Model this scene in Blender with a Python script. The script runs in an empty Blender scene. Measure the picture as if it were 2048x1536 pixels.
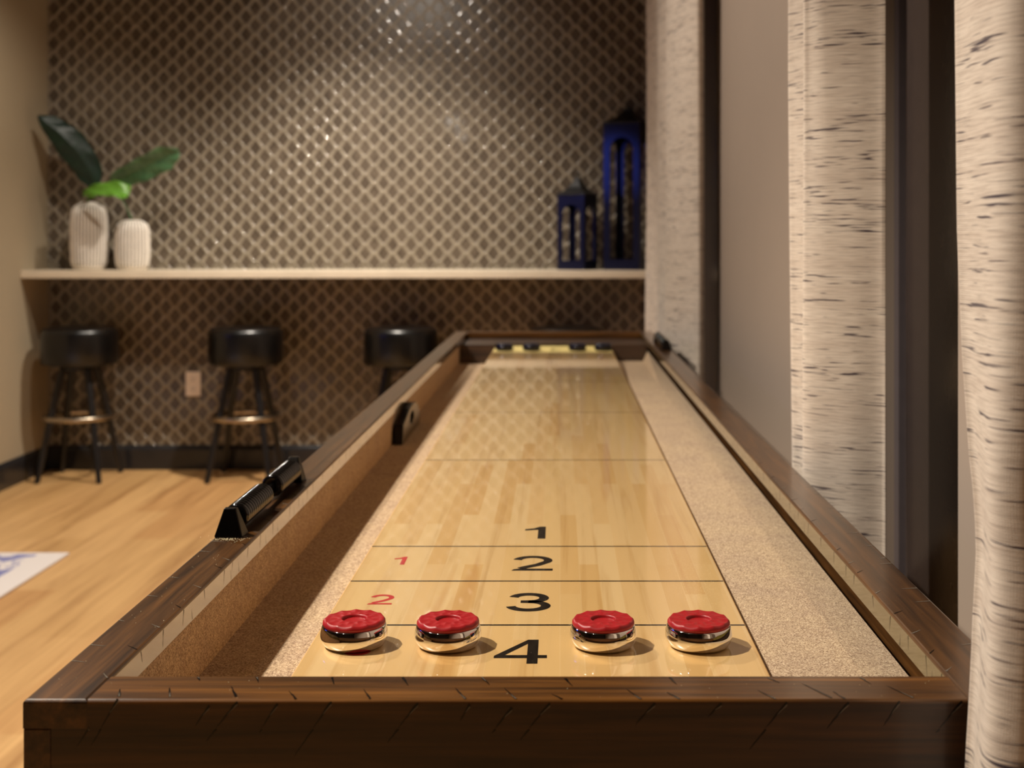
import bpy, bmesh, math, random
from mathutils import Vector, Matrix
random.seed(7)
PI = math.pi
C = bpy.context.scene.collection
S = bpy.context.scene

# ------------------------------------------------------------------ camera
FPX = 2500.0                      # focal length in pixels of the 2048 px wide frame
CAM_Z = 1.138
cam_d = bpy.data.cameras.new('camera')
cam = bpy.data.objects.new('camera', cam_d); C.objects.link(cam)
cam.location = (0, 0, CAM_Z); cam.rotation_euler = (PI/2, 0, 0)
cam_d.sensor_width = 36; cam_d.lens = FPX/2048*36
cam_d.shift_x = -(1120-1024)/2048; cam_d.shift_y = -(768-485)/2048
cam_d.clip_start = 0.02
cam_d.dof.use_dof = True; cam_d.dof.focus_distance = 1.16; cam_d.dof.aperture_fstop = 7.4
S.camera = cam

# ------------------------------------------------------------------ world, exposure
w = bpy.data.worlds.new('world'); S.world = w; w.use_nodes = True
w.node_tree.nodes['Background'].inputs[0].default_value = (0.010, 0.008, 0.007, 1)
w.node_tree.nodes['Background'].inputs[1].default_value = 1.0
S.view_settings.view_transform = 'Standard'; S.view_settings.look = 'None'
S.view_settings.gamma = 1; S.view_settings.use_curve_mapping = False
S.view_settings.exposure = 0.55

# ------------------------------------------------------------------ lamps of the room and added fill lamps
WARM = (1.0, 0.90, 0.77)
def spot(name, loc, watts, angle, blend=0.6, r=0.035, col=WARM, aim=None):
    d = bpy.data.lights.new(name, 'SPOT'); d.energy = watts; d.color = col
    d.spot_size = math.radians(angle); d.spot_blend = blend; d.shadow_soft_size = r
    o = bpy.data.objects.new(name, d); C.objects.link(o); o.location = loc
    if aim is not None:
        o.rotation_euler = (Vector(aim)-Vector(loc)).to_track_quat('-Z', 'Y').to_euler()
    return o
def point(name, loc, watts, r=0.03, col=WARM):
    d = bpy.data.lights.new(name, 'POINT'); d.energy = watts; d.color = col; d.shadow_soft_size = r
    o = bpy.data.objects.new(name, d); C.objects.link(o); o.location = loc
    return o
spot('downlight_by_table', (-1.44, 1.22, 2.66), 200, 133, 0.5)
spot('track_middle', (-1.58, 3.0, 2.62), 112, 116, 0.8, aim=(0.25, 2.9, 1.15))
spot('downlight_floor', (-2.3, 3.1, 2.66), 98, 84, 0.9)
spot('wall_washer_bar', (-0.95, 5.285, 2.66), 185, 112, 1.0, r=0.035, aim=(-0.95, 5.47, 1.0))
spot('fill_back_wall', (-0.80, 5.02, 2.70), 24, 92, 1.0, r=0.05, aim=(-0.90, 6.27, 1.6))  # added fill for the upper back wall, no such fixture known
spot('wall_washer_left', (-1.5, 4.75, 2.66), 42, 80, 0.9, r=0.04, aim=(-2.5, 5.6, 1.0))
spot('downlight_behind', (-1.4, -0.9, 2.66), 6, 110, 0.8)
for i, (dx, dz) in enumerate(((0, 0), (0.07, -0.03), (0.12, -0.16))):
    point('chandelier_bulb', (-1.10+dx, 0.0+0.05*i, 2.36+dz), 1.3, 0.028)
ad = bpy.data.lights.new('unseen_blue_light', 'AREA'); ad.shape = 'RECTANGLE'; ad.size = 1.1; ad.size_y = 0.55  # unseen blue source at the left, its panel form assumed
ad.energy = 3; ad.color = (0.05, 0.10, 1.0)
ao = bpy.data.objects.new('unseen_blue_light', ad); C.objects.link(ao); ao.location = (-4.4, 2.9, 1.85)
ao.rotation_euler = (PI/2, 0, -PI/2)

spot('added_blue_spot', (-3.9, 2.6, 1.95), 52, 4.2, 0.9, r=0.03, col=(0.06, 0.12, 1.0), aim=(0.24, 6.02, 1.50))  # added spot that puts blue on the tall lantern's upper front

# ------------------------------------------------------------------ helpers
def lin(c):
    return tuple(((x/255)/12.92 if x/255 <= 0.04045 else ((x/255+0.055)/1.055)**2.4) for x in c) + (1.0,)
class NT:
    def __init__(s, name):
        s.m = bpy.data.materials.new(name); s.m.use_nodes = True
        s.t = s.m.node_tree; s.p = s.t.nodes['Principled BSDF']
    def n(s, typ, **k):
        x = s.t.nodes.new(typ)
        for a, b in k.items():
            if a.startswith('i_'):
                x.inputs[a[2:].replace('_', ' ')].default_value = b
            else: setattr(x, a, b)
        return x
    def l(s, a, b): s.t.links.new(a, b)
    def ramp(s, src, stops, interp='LINEAR'):
        r = s.n('ShaderNodeValToRGB'); r.color_ramp.interpolation = interp
        e = r.color_ramp.elements
        while len(e) < len(stops): e.new(0.5)
        for i, (p, c) in enumerate(stops):
            e[i].position = p; e[i].color = c
        s.l(src, r.inputs[0]); return r.outputs[0]
    def mix(s, f, a, b, mode='MIX'):
        m = s.n('ShaderNodeMix', data_type='RGBA', blend_type=mode)
        for v, idx in ((f, 0), (a, 6), (b, 7)):
            if hasattr(v, 'is_linked'): s.l(v, m.inputs[idx])
            else: m.inputs[idx].default_value = v
        return m.outputs[2]
    def coord(s, kind='Object', scale=(1, 1, 1), rot=(0, 0, 0), loc=(0, 0, 0)):
        tc = s.n('ShaderNodeTexCoord'); mp = s.n('ShaderNodeMapping')
        mp.inputs['Scale'].default_value = scale; mp.inputs['Rotation'].default_value = rot
        mp.inputs['Location'].default_value = loc
        s.l(tc.outputs[kind], mp.inputs[0]); return mp.outputs[0]
    def noise(s, vec, scale, detail=3, rough=0.55, dist=0.0):
        x = s.n('ShaderNodeTexNoise'); x.inputs['Scale'].default_value = scale
        x.inputs['Detail'].default_value = detail; x.inputs['Roughness'].default_value = rough
        x.inputs['Distortion'].default_value = dist
        s.l(vec, x.inputs['Vector']); return x.outputs['Fac']
    def bump(s, h, strength, dist=0.001):
        b = s.n('ShaderNodeBump'); b.inputs['Strength'].default_value = strength
        b.inputs['Distance'].default_value = dist
        s.l(h, b.inputs['Height']); s.l(b.outputs[0], s.p.inputs['Normal'])
    def set(s, color=None, rough=None, metal=None, coat=None, coat_r=0.05, spec=None, sheen=None):
        P = s.p.inputs
        if color is not None:
            if hasattr(color, 'is_linked'): s.l(color, P['Base Color'])
            else: P['Base Color'].default_value = color
        if rough is not None: P['Roughness'].default_value = rough
        if metal is not None: P['Metallic'].default_value = metal
        if coat is not None: P['Coat Weight'].default_value = coat; P['Coat Roughness'].default_value = coat_r
        if spec is not None: P['Specular IOR Level'].default_value = spec
        if sheen is not None: P['Sheen Weight'].default_value = sheen
        return s.m
def plain(name, rgb, rough=0.5, metal=0.0, noise_amt=0.06, nscale=30, **k):
    t = NT(name); v = t.coord()
    n = t.noise(v, nscale)
    c = lin(rgb); a = tuple(x*(1-noise_amt) for x in c[:3])+(1,); b = tuple(min(1, x*(1+noise_amt)) for x in c[:3])+(1,)
    return t.set(t.ramp(n, [(0.3, a), (0.7, b)]), rough, metal, **k)

# ------------------------------------------------------------------ materials
M = {}
def wood(name, axis, dark, mid, light, rough=0.28, sc=1.0):
    t = NT(name)
    s = {'x': (3.0, 75, 75), 'y': (75, 3.0, 75), 'z': (75, 75, 3.0)}[axis]
    v = t.coord(scale=tuple(a*sc for a in s)); v2 = t.coord(scale=tuple(a*sc*0.3 for a in s), loc=(3, 1, 2))
    n1 = t.noise(v, 1.6, 5, 0.6, 0.4); n2 = t.noise(v2, 1.5, 2)
    c = t.ramp(n1, [(0.28, lin(dark)), (0.5, lin(mid)), (0.75, lin(light))])
    c2 = t.ramp(n2, [(0.35, (0.55, 0.52, 0.5, 1)), (0.65, (1.25, 1.2, 1.1, 1))])
    c = t.mix(0.8, c, c2, 'MULTIPLY')
    t.bump(n1, 0.12, 0.0006)
    t.set(c, rough, coat=0.35, coat_r=0.14)
    return t.m
WD, WM_, WL = (40, 25, 12), (76, 49, 24), (106, 70, 35)
M['wood_y'] = wood('stained wood lengthwise', 'y', WD, WM_, WL)
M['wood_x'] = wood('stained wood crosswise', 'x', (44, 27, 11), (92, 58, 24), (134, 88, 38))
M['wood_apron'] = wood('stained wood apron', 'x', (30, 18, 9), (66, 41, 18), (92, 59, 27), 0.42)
M['wood_dark'] = wood('dark stained wood', 'x', (50, 34, 22), (72, 50, 33), (92, 66, 44), 0.5)
M['strip'] = plain('tan rail edge', (92, 80, 38), 0.14, nscale=20, coat=1.0, coat_r=0.10)
M['nick'] = plain('black tool nick', (14, 10, 8), 0.22)
M['nick_shine'] = plain('nick with painted shine', (120, 112, 100), 0.2)  # pale strips: shine along the cuts put into the colour

# maple playfield
t = NT('maple butcher block')
v = t.coord(rot=(0, 0, PI/2), scale=(1, 1, 1))
br = t.n('ShaderNodeTexBrick', offset=0.43, offset_frequency=2, squash=0.8, squash_frequency=3)
br.inputs['Color1'].default_value = (0, 0, 0, 1); br.inputs['Color2'].default_value = (1, 1, 1, 1)
br.inputs['Mortar'].default_value = (0.5, 0.5, 0.5, 1); br.inputs['Scale'].default_value = 1
br.inputs['Mortar Size'].default_value = 0.0003; br.inputs['Brick Width'].default_value = 0.47
br.inputs['Row Height'].default_value = 0.0215
t.l(v, br.inputs[0])
c = t.ramp(br.outputs['Color'], [(0.0, lin((222, 182, 122))), (0.45, lin((229, 194, 138))), (0.8, lin((225, 187, 126))), (1.0, lin((214, 170, 106)))])
vg = t.coord(scale=(60, 1.6, 1)); g = t.noise(vg, 1.0, 5, 0.6, 0.6)
gv = t.ramp(g, [(0.3, (0.80, 0.72, 0.60, 1)), (0.45, (1, 1, 1, 1)), (0.7, (1.05, 1.04, 1.02, 1))])
c = t.mix(0.8, c, gv, 'MULTIPLY')
vh = t.coord(scale=(26, 1.1, 1), loc=(2.3, 0.4, 0)); g2 = t.noise(vh, 1.0, 3, 0.5, 0.8)
gm = t.ramp(g2, [(0.60, (0, 0, 0, 1)), (0.80, (0.8, 0.8, 0.8, 1))])
c = t.mix(gm, c, lin((196, 140, 72)))
t.set(c, 0.28, coat=1.0, coat_r=0.012, spec=0.3)
M['maple'] = t.m
M['maple_end'] = plain('pale end zone with painted light', (240, 218, 140), 0.5)  # the far end's lit patch is put into this pale colour
M['maple_side'] = plain('maple side', (214, 166, 100), 0.4)
M['ink'] = plain('black inlay', (22, 18, 15), 0.25, coat=1.0, coat_r=0.03)
M['ink_red'] = plain('red inlay', (206, 44, 46), 0.3, coat=1.0, coat_r=0.03)
M['powder'] = plain('shuffleboard powder', (250, 235, 190), 0.8)

t = NT('speckled carpet')
v = t.coord(); n1 = t.noise(v, 620, 2, 0.7); n2 = t.noise(v, 14, 3, 0.6); n3 = t.noise(v, 160, 2, 0.6)
c = t.ramp(n1, [(0.30, lin((112, 86, 70))), (0.5, lin((190, 166, 138))), (0.68, lin((228, 210, 182)))])
c = t.mix(0.7, c, t.ramp(n3, [(0.3, (0.72, 0.66, 0.62, 1)), (0.65, (1.1, 1.08, 1.04, 1))]), 'MULTIPLY')
c = t.mix(0.6, c, t.ramp(n2, [(0.35, (0.88, 0.84, 0.82, 1)), (0.65, (1.08, 1.06, 0.96, 1))]), 'MULTIPLY')
t.bump(n1, 0.6, 0.0012); t.set(c, 0.95, sheen=0.1, spec=0.1); M['carpet'] = t.m

M['chrome'] = plain('polished chrome', (236, 232, 226), 0.045, 1.0, 0.01)
M['dark_steel'] = plain('darkened steel', (70, 68, 72), 0.12, 1.0, 0.02)
t = NT('red plastic cap'); v = t.coord(); n = t.noise(v, 160, 3)
t.bump(n, 0.05, 0.0005)
t.set(t.ramp(n, [(0.3, lin((154, 24, 28))), (0.7, lin((168, 30, 34)))]), 0.40, spec=0.4); M['red_cap'] = t.m
M['blue_cap'] = plain('dark blue plastic cap', (16, 20, 46), 0.25)
M['black_metal'] = plain('brushed black metal', (34, 30, 27), 0.24, 0.85)
M['black_ring'] = plain('black glossy ring', (22, 19, 17), 0.14, 0.5, coat=0.8)
M['black_tool'] = plain('black plastic', (12, 10, 9), 0.3)
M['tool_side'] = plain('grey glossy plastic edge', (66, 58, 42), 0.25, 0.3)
M['vinyl'] = plain('black vinyl', (10, 9, 9), 0.31, spec=0.6)
M['stool_leg'] = plain('black painted steel', (26, 25, 27), 0.35)
M['ring_metal'] = plain('dark bronze ring', (190, 176, 156), 0.30, 1.0)
M['grout'] = plain('tile lattice', (150, 139, 122), 0.30, nscale=9, noise_amt=0.1, coat=1.0, coat_r=0.07)
t = NT('recessed tile face'); v = t.coord()
vo = t.n('ShaderNodeTexVoronoi'); vo.inputs['Scale'].default_value = 13; t.l(v, vo.inputs['Vector'])
t.set(t.ramp(vo.outputs['Color'], [(0.1, lin((84, 73, 62))), (0.9, lin((106, 94, 81)))]), 0.35, coat=0.35, coat_r=0.06)
M['tile'] = t.m
M['shelf'] = plain('cream quartz', (226, 212, 190), 0.25, nscale=8)
M['base'] = plain('charcoal gloss baseboard', (40, 39, 41), 0.22)
M['wall'] = plain('greige paint', (176, 160, 134), 0.75, nscale=3, noise_amt=0.02)
M['wall_r'] = plain('taupe paint', (158, 142, 128), 0.6, nscale=3, noise_amt=0.02)
M['ceil'] = plain('dark ceiling paint', (60, 54, 48), 0.8)
M['outlet'] = plain('almond plastic', (246, 228, 212), 0.4)
M['outlet_dark'] = plain('outlet slot', (60, 50, 44), 0.6)
M['glass_dark'] = plain('dark window glass at night', (84, 72, 66), 0.22, spec=0.3)
M['frame'] = plain('window frame', (96, 88, 90), 0.4)
M['vase'] = plain('white ceramic', (232, 224, 214), 0.4)
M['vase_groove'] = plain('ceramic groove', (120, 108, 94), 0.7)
M['lantern'] = plain('glossy black lantern metal', (12, 14, 36), 0.3, 0.0)
M['lantern_roof'] = plain('grey lantern roof', (36, 35, 36), 0.4, 0.4)
M['rod'] = plain('black rod', (20, 18, 17), 0.4, 0.6)

# oak plank floor
t = NT('oak planks')
v = t.coord(rot=(0, 0, PI/2))
br = t.n('ShaderNodeTexBrick', offset=0.41, offset_frequency=3)
br.inputs['Color1'].default_value = (0, 0, 0, 1); br.inputs['Color2'].default_value = (1, 1, 1, 1)
br.inputs['Mortar'].default_value = (0.3, 0.3, 0.3, 1); br.inputs['Scale'].default_value = 1
br.inputs['Mortar Size'].default_value = 0.0012; br.inputs['Brick Width'].default_value = 1.2
br.inputs['Row Height'].default_value = 0.15
t.l(v, br.inputs[0])
c = t.ramp(br.outputs['Color'], [(0, lin((196, 150, 98))), (0.5, lin((210, 168, 114))), (1, lin((202, 160, 106)))])
vg = t.coord(scale=(18, 1.0, 1)); g = t.noise(vg, 1.0, 5, 0.6, 0.5)
c = t.mix(0.85, c, t.ramp(g, [(0.28, (0.60, 0.50, 0.42, 1)), (0.46, (0.94, 0.9, 0.86, 1)), (0.7, (1.14, 1.14, 1.12, 1))]), 'MULTIPLY')
vg = t.coord(scale=(70, 2.2, 1)); g = t.noise(vg, 1.0, 3, 0.6)
c = t.mix(0.5, c, t.ramp(g, [(0.3, (0.78, 0.74, 0.7, 1)), (0.6, (1.05, 1.05, 1.05, 1))]), 'MULTIPLY')
t.set(c, 0.42); M['floor'] = t.m

# linen with dark slubs (needs UV in metres)
t = NT('slubbed linen')
v = t.coord('UV', scale=(17, 330, 1)); n = t.noise(v, 1.0, 2, 0.6, 0.3)
v2 = t.coord('UV', scale=(6, 40, 1), loc=(5, 3, 0)); n2 = t.noise(v2, 1.0, 2)
mm = t.n('ShaderNodeMath', operation='MULTIPLY_ADD'); t.l(n2, mm.inputs[0]); mm.inputs[1].default_value = 0.45
t.l(n, mm.inputs[2])
sl = t.ramp(mm.outputs[0], [(0.825, (0, 0, 0, 1)), (0.91, (1, 1, 1, 1))])
v3 = t.coord('UV', scale=(30, 520, 1), loc=(1, 7, 0)); n3 = t.noise(v3, 1.0, 2)
base = t.ramp(n3, [(0.3, lin((184, 170, 156))), (0.6, lin((212, 199, 184)))])
v5 = t.coord('UV', scale=(2.5, 60, 1), loc=(9, 2, 0)); n5 = t.noise(v5, 1.0, 2)
base = t.mix(0.6, base, t.ramp(n5, [(0.3, (0.86, 0.82, 0.80, 1)), (0.6, (1.03, 1.03, 1.03, 1))]), 'MULTIPLY')
c = t.mix(sl, base, lin((72, 62, 68)))
wv = t.n('ShaderNodeTexWave', wave_type='BANDS', bands_direction='Y'); t.l(t.coord('UV'), wv.inputs[0])
wv.inputs['Scale'].default_value = 210; wv.inputs['Distortion'].default_value = 1.2; wv.inputs['Detail'].default_value = 1
wv.inputs['Detail Scale'].default_value = 3
wx = t.n('ShaderNodeTexWave', wave_type='BANDS', bands_direction='X'); t.l(t.coord('UV'), wx.inputs[0]); wx.inputs['Scale'].default_value = 170
ad_ = t.n('ShaderNodeMath', operation='MULTIPLY_ADD'); t.l(wx.outputs['Fac'], ad_.inputs[0]); ad_.inputs[1].default_value = 0.35; t.l(wv.outputs['Fac'], ad_.inputs[2])
t.bump(ad_.outputs[0], 0.35, 0.0007)
t.set(c, 0.9, spec=0.1, sheen=0.15); M['linen'] = t.m

def leafmat(name, a, b, rough, trans):
    t = NT(name); v = t.coord('UV', scale=(1, 14, 1)); n = t.noise(v, 2.0, 3)
    t.set(t.ramp(n, [(0.3, lin(a)), (0.7, lin(b))]), rough)
    t.bump(n, 0.4, 0.004)
    t.p.inputs['Transmission Weight'].default_value = 0
    tr = t.n('ShaderNodeBsdfTranslucent'); tr.inputs[0].default_value = lin(trans)
    mx = t.n('ShaderNodeMixShader'); mx.inputs[0].default_value = 0.35 if 'bright' in name else 0.12
    out = t.t.nodes['Material Output']
    t.l(t.p.outputs[0], mx.inputs[1]); t.l(tr.outputs[0], mx.inputs[2]); t.l(mx.outputs[0], out.inputs[0])
    return t.m
M['leaf_dark'] = leafmat('dark leaf', (13, 33, 23), (24, 52, 35), 0.4, (30, 80, 30))  # dark green deepened further, the leaf's shade put into the colour
M['leaf_mid'] = leafmat('mid leaf', (50, 92, 62), (92, 130, 88), 0.35, (60, 120, 50))
M['leaf_bright'] = leafmat('bright leaf', (104, 158, 50), (128, 186, 72), 0.3, (110, 170, 30))

t = NT('white rug with blue marks'); v = t.coord(); n = t.noise(v, 7, 4, 0.7, 1.2); n2 = t.noise(v, 300, 2)
sx = t.n('ShaderNodeSeparateXYZ'); t.l(t.coord(), sx.inputs[0])
gx = t.n('ShaderNodeMath', operation='LESS_THAN'); t.l(sx.outputs[0], gx.inputs[0]); gx.inputs[1].default_value = -1.89
gy = t.n('ShaderNodeMath', operation='LESS_THAN'); t.l(sx.outputs[1], gy.inputs[0]); gy.inputs[1].default_value = 4.52
gg = t.n('ShaderNodeMath', operation='MULTIPLY'); t.l(gx.outputs[0], gg.inputs[0]); t.l(gy.outputs[0], gg.inputs[1])
gb = t.n('ShaderNodeMath', operation='MULTIPLY'); t.l(t.ramp(n, [(0.45, (0, 0, 0, 1)), (0.53, (1, 1, 1, 1))]), gb.inputs[0]); t.l(gg.outputs[0], gb.inputs[1])
c = t.mix(gb.outputs[0], lin((226, 216, 210)), lin((120, 122, 172)))
c = t.mix(0.4, c, t.ramp(n2, [(0.3, (0.8, 0.8, 0.8, 1)), (0.7, (1.1, 1.1, 1.1, 1))]), 'MULTIPLY')
t.bump(n2, 0.5, 0.003); t.set(c, 0.95); M['rug'] = t.m

# ------------------------------------------------------------------ object builders
def obj(name, bm, mats, parent=None, smooth=False, bevel=0.0, seg=2, label=None):
    me = bpy.data.meshes.new(name); bmesh.ops.recalc_face_normals(bm, faces=bm.faces[:])
    bm.to_mesh(me); bm.free()
    if not isinstance(mats, (list, tuple)): mats = [mats]
    for m in mats: me.materials.append(m)
    if smooth:
        for p in me.polygons: p.use_smooth = True
        try: me.set_sharp_from_angle(angle=math.radians(smooth if smooth is not True else 40))
        except Exception: pass
    o = bpy.data.objects.new(name, me); C.objects.link(o)
    if parent: o.parent = parent
    if bevel:
        b = o.modifiers.new('bevel', 'BEVEL'); b.width = bevel; b.segments = seg; b.limit_method = 'ANGLE'; b.harden_normals = False
    if label: o['label'] = label
    return o
def tag(o, label, cat, group=None):
    o['label'] = label; o['category'] = cat
    if group: o['group'] = group
    return o
def thing(name, label, cat, loc=(0, 0, 0), rz=0, group=None):
    o = bpy.data.objects.new(name, None); C.objects.link(o); o.location = loc; o.rotation_euler = (0, 0, rz)
    return tag(o, label, cat, group)
def struct(name, bm, m, parent=None, **k):
    o = obj(name, bm, m, parent, **k)
    if parent is None: o['kind'] = 'structure'
    return o
def box(bm, x0, x1, y0, y1, z0, z1, mi=0, face_mi=None):
    v = [bm.verts.new(p) for p in ((x0,y0,z0),(x1,y0,z0),(x1,y1,z0),(x0,y1,z0),(x0,y0,z1),(x1,y0,z1),(x1,y1,z1),(x0,y1,z1))]
    fs = {'-z': (3,2,1,0), '+z': (4,5,6,7), '-y': (0,1,5,4), '+x': (1,2,6,5), '+y': (2,3,7,6), '-x': (3,0,4,7)}
    for k, f in fs.items():
        F = bm.faces.new([v[i] for i in f]); F.material_index = (face_mi or {}).get(k, mi)
def mkbox(*a, **k):
    bm = bmesh.new(); box(bm, *a, **k); return bm
def lathe(bm, prof, n=48, cx=0, cy=0, axis='z', mi=0, cap=True, fn=None):
    rings = []
    for (r, z) in prof:
        ring = []
        for i in range(n):
            a = 2*PI*i/n
            rr, zz = (r, z) if fn is None else fn(r, z, a)
            p = (cx+rr*math.cos(a), cy+rr*math.sin(a), zz)
            if axis == 'y': p = (cx+rr*math.cos(a), zz, cy+rr*math.sin(a))
            ring.append(bm.verts.new(p))
        rings.append(ring)
    for a, b in zip(rings, rings[1:]):
        for i in range(n):
            F = bm.faces.new((a[i], a[(i+1) % n], b[(i+1) % n], b[i])); F.material_index = mi
    if cap:
        for r in (rings[0], rings[-1]):
            F = bm.faces.new(r if r is rings[-1] else r[::-1]); F.material_index = mi
    return rings
def tube(bm, pts, rad, n=12, mi=0):
    pts = [Vector(p) for p in pts]
    if not isinstance(rad, (list, tuple)): rad = [rad]*len(pts)
    rings = []
    for i, p in enumerate(pts):
        d = (pts[min(i+1, len(pts)-1)]-pts[max(i-1, 0)]).normalized()
        u = d.orthogonal().normalized() if i == 0 else (u - d*u.dot(d)).normalized()
        w_ = d.cross(u)
        rings.append([bm.verts.new(p+(u*math.cos(2*PI*k/n)+w_*math.sin(2*PI*k/n))*rad[i]) for k in range(n)])
    for a, b in zip(rings, rings[1:]):
        for k in range(n):
            bm.faces.new((a[k], a[(k+1) % n], b[(k+1) % n], b[k])).material_index = mi
    bm.faces.new(rings[0][::-1]).material_index = mi; bm.faces.new(rings[-1]).material_index = mi
def torus(bm, R, r, cx=0, cy=0, cz=0, n=48, m=12, plane='xy', rz=None):
    rings = []
    for i in range(n):
        a = 2*PI*i/n; ring = []
        for k in range(m):
            b = 2*PI*k/m; q = R+r*math.cos(b)
            p = (q*math.cos(a), q*math.sin(a), (rz or r)*math.sin(b))
            if plane == 'xz': p = (p[0], p[2], p[1])
            ring.append(bm.verts.new((cx+p[0], cy+p[1], cz+p[2])))
        rings.append(ring)
    for i in range(n):
        a, b = rings[i], rings[(i+1) % n]
        for k in range(m): bm.faces.new((a[k], b[k], b[(k+1) % m], a[(k+1) % m]))
def poly(bm, pts, mi=0):
    F = bm.faces.new([bm.verts.new(p) for p in pts]); F.material_index = mi; return F
def copy_tree(root, loc, rz, label, group=None):
    r = root.copy(); C.objects.link(r); r.location = loc; r.rotation_euler = (0, 0, rz); r['label'] = label
    if group: r['group'] = group
    for ch in list(root.children):
        c = ch.copy(); C.objects.link(c); c.parent = r
        for g in list(ch.children):
            d = g.copy(); C.objects.link(d); d.parent = c
    return r

# ================================================================== ROOM
YB = 6.27      # back wall
XL = -2.57     # left wall
XR = 0.50      # right wall
ZC = 2.72
struct('floor', mkbox(-4.6, 0.75, -3.2, 6.4, -0.08, 0), M['floor'])
struct('ceiling', mkbox(-4.6, 0.75, -3.2, 6.4, ZC, ZC+0.08), M['ceil'])
struct('wall_left', mkbox(XL-0.12, XL, 4.9, 6.4, 0, ZC), M['wall'])
struct('wall_left_return', mkbox(-4.6, XL-0.12, 4.9, 5.0, 0, ZC), M['wall'])
struct('wall_far_left', mkbox(-4.7, -4.6, -3.2, 5.0, 0, ZC), M['ceil'])
struct('wall_front', mkbox(-4.6, 0.75, -3.3, -3.2, 0, ZC), M['ceil'])
# right wall with two openings
WIN = [(1.57, 2.20), (3.97, 5.40)]
bm = bmesh.new()
for (a, b) in ((-3.2, 1.57), (2.20, 3.97), (5.40, 6.4)): box(bm, XR, XR+0.14, a, b, 0, ZC)
for (a, b) in WIN:
    box(bm, XR, XR+0.14, a, b, 0, 0.30); box(bm, XR, XR+0.14, a, b, 2.45, ZC)
struct('wall_right', bm, M['wall_r'])
for i, (a, b) in enumerate(WIN):
    r = bpy.data.objects.new('window_%d' % (i+1), None); C.objects.link(r); r['kind'] = 'structure'
    r.location = (0.60, (a+b)/2, 0.30)
    bm = bmesh.new(); h = (b-a)/2
    box(bm, -0.012, 0.02, -h, -h+0.03, 0, 2.15); box(bm, -0.012, 0.02, h-0.03, h, 0, 2.15)
    box(bm, -0.015, 0.02, -h+0.03, h-0.03, 0, 0.04); box(bm, -0.015, 0.02, -h+0.03, h-0.03, 2.11, 2.15)
    obj('window_frame', bm, M['frame'], r)
    obj('pane', mkbox(0.0, 0.008, -h+0.03, h-0.03, 0.04, 2.11), M['glass_dark'], r)
# baseboards
BH = 0.122
def baseb(name, horizontal, a, b, c, side):
    bm = bmesh.new()
    prof = [(0, 0), (0.016, 0), (0.016, BH-0.022), (0.012, BH-0.012), (0.006, BH-0.004), (0.004, BH), (0, BH)]
    ends = []
    for e in (a, b):
        ends.append([bm.verts.new((e, c+side*p, z) if horizontal else (c+side*p, e, z)) for p, z in prof])
    n = len(prof)
    for i in range(n): bm.faces.new((ends[0][i], ends[0][(i+1) % n], ends[1][(i+1) % n], ends[1][i]))
    bm.faces.new(ends[0]); bm.faces.new(ends[1][::-1])
    return struct(name, bm, M['base'])
baseb('baseboard_back', True, XL, XR, YB, -1)
baseb('baseboard_left', False, 4.9, YB, XL, 1)
baseb('baseboard_right', False, 2.3, 3.9, XR, -1)

# ---- back wall with lattice tiles
bm = bmesh.new(); box(bm, XL-0.1, XR+0.14, YB+0.006, YB+0.12, 0, ZC, 0)
PW, PH, SH = 0.0920, 0.0881, 0.014
def inset(pts, d):
    out = []; n = len(pts)
    for i in range(n):
        p0, p1, p2 = Vector(pts[i-1]), Vector(pts[i]), Vector(pts[(i+1) % n])
        e1 = (p1-p0).normalized(); e2 = (p2-p1).normalized()
        n1 = Vector((-e1.y, e1.x)); n2 = Vector((-e2.y, e2.x))
        b = (n1+n2); b = b/ b.dot(n1)
        out.append((p1.x+b.x*d, p1.y+b.y*d))
    return out
def tile_zone(x_node, z_node, z0, z1):
    vx = (PW-SH)/2
    hexa = [(-vx-SH/2+SH/2, 0)]
    hexa = [(-(PW-SH)/2, 0), (-SH/2, -PH/2), (SH/2, -PH/2), ((PW-SH)/2, 0), (SH/2, PH/2), (-SH/2, PH/2)]
    lv = [(0.0, 0.0000), (0.0028, 0.0003), (0.0052, 0.0012), (0.0072, 0.0034), (0.0079, 0.0056)]
    shapes = [(inset(hexa, d), dep) for d, dep in lv]
    i0 = int((XL-x_node)/(PW/2))-1; i1 = int((XR-x_node)/(PW/2))+1
    for i in range(i0, i1+1):
        cx = x_node + i*PW/2
        if cx < XL+0.005 or cx > XR-0.01: continue
        off = 0 if i % 2 == 0 else PH/2
        j = math.floor((z0-z_node)/PH)-2
        while True:
            cz = z_node - PH/2 + off + j*PH; j += 1
            if cz > z1: break
            if cz < z0: continue
            rings = []
            for pts, dep in shapes:
                rings.append([bm.verts.new((cx+px, YB-0.002+dep, cz+pz)) for px, pz in pts])
            for a, b in zip(rings, rings[1:]):
                for k in range(6):
                    F = bm.faces.new((a[k], a[(k+1) % 6], b[(k+1) % 6], b[k])); F.material_index = 0; F.smooth = True
            bm.faces.new([bm.verts.new(v.co) for v in rings[-1]]).material_index = 1
tile_zone(-1.8055, 1.391, 1.00, ZC-0.02)
tile_zone(-1.8397, 0.7257, 0.10, 0.955)
me_wall = struct('wall_back', bm, [M['grout'], M['tile']])

# ---- bar shelf
SZ = 1.005
bm = mkbox(XL+0.001, XR-0.002, 5.95, YB-0.003, SZ-0.038, SZ)
tag(obj('bar_shelf', bm, M['shelf'], bevel=0.003), 'long cream stone shelf running across the tiled back wall', 'shelf')

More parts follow.
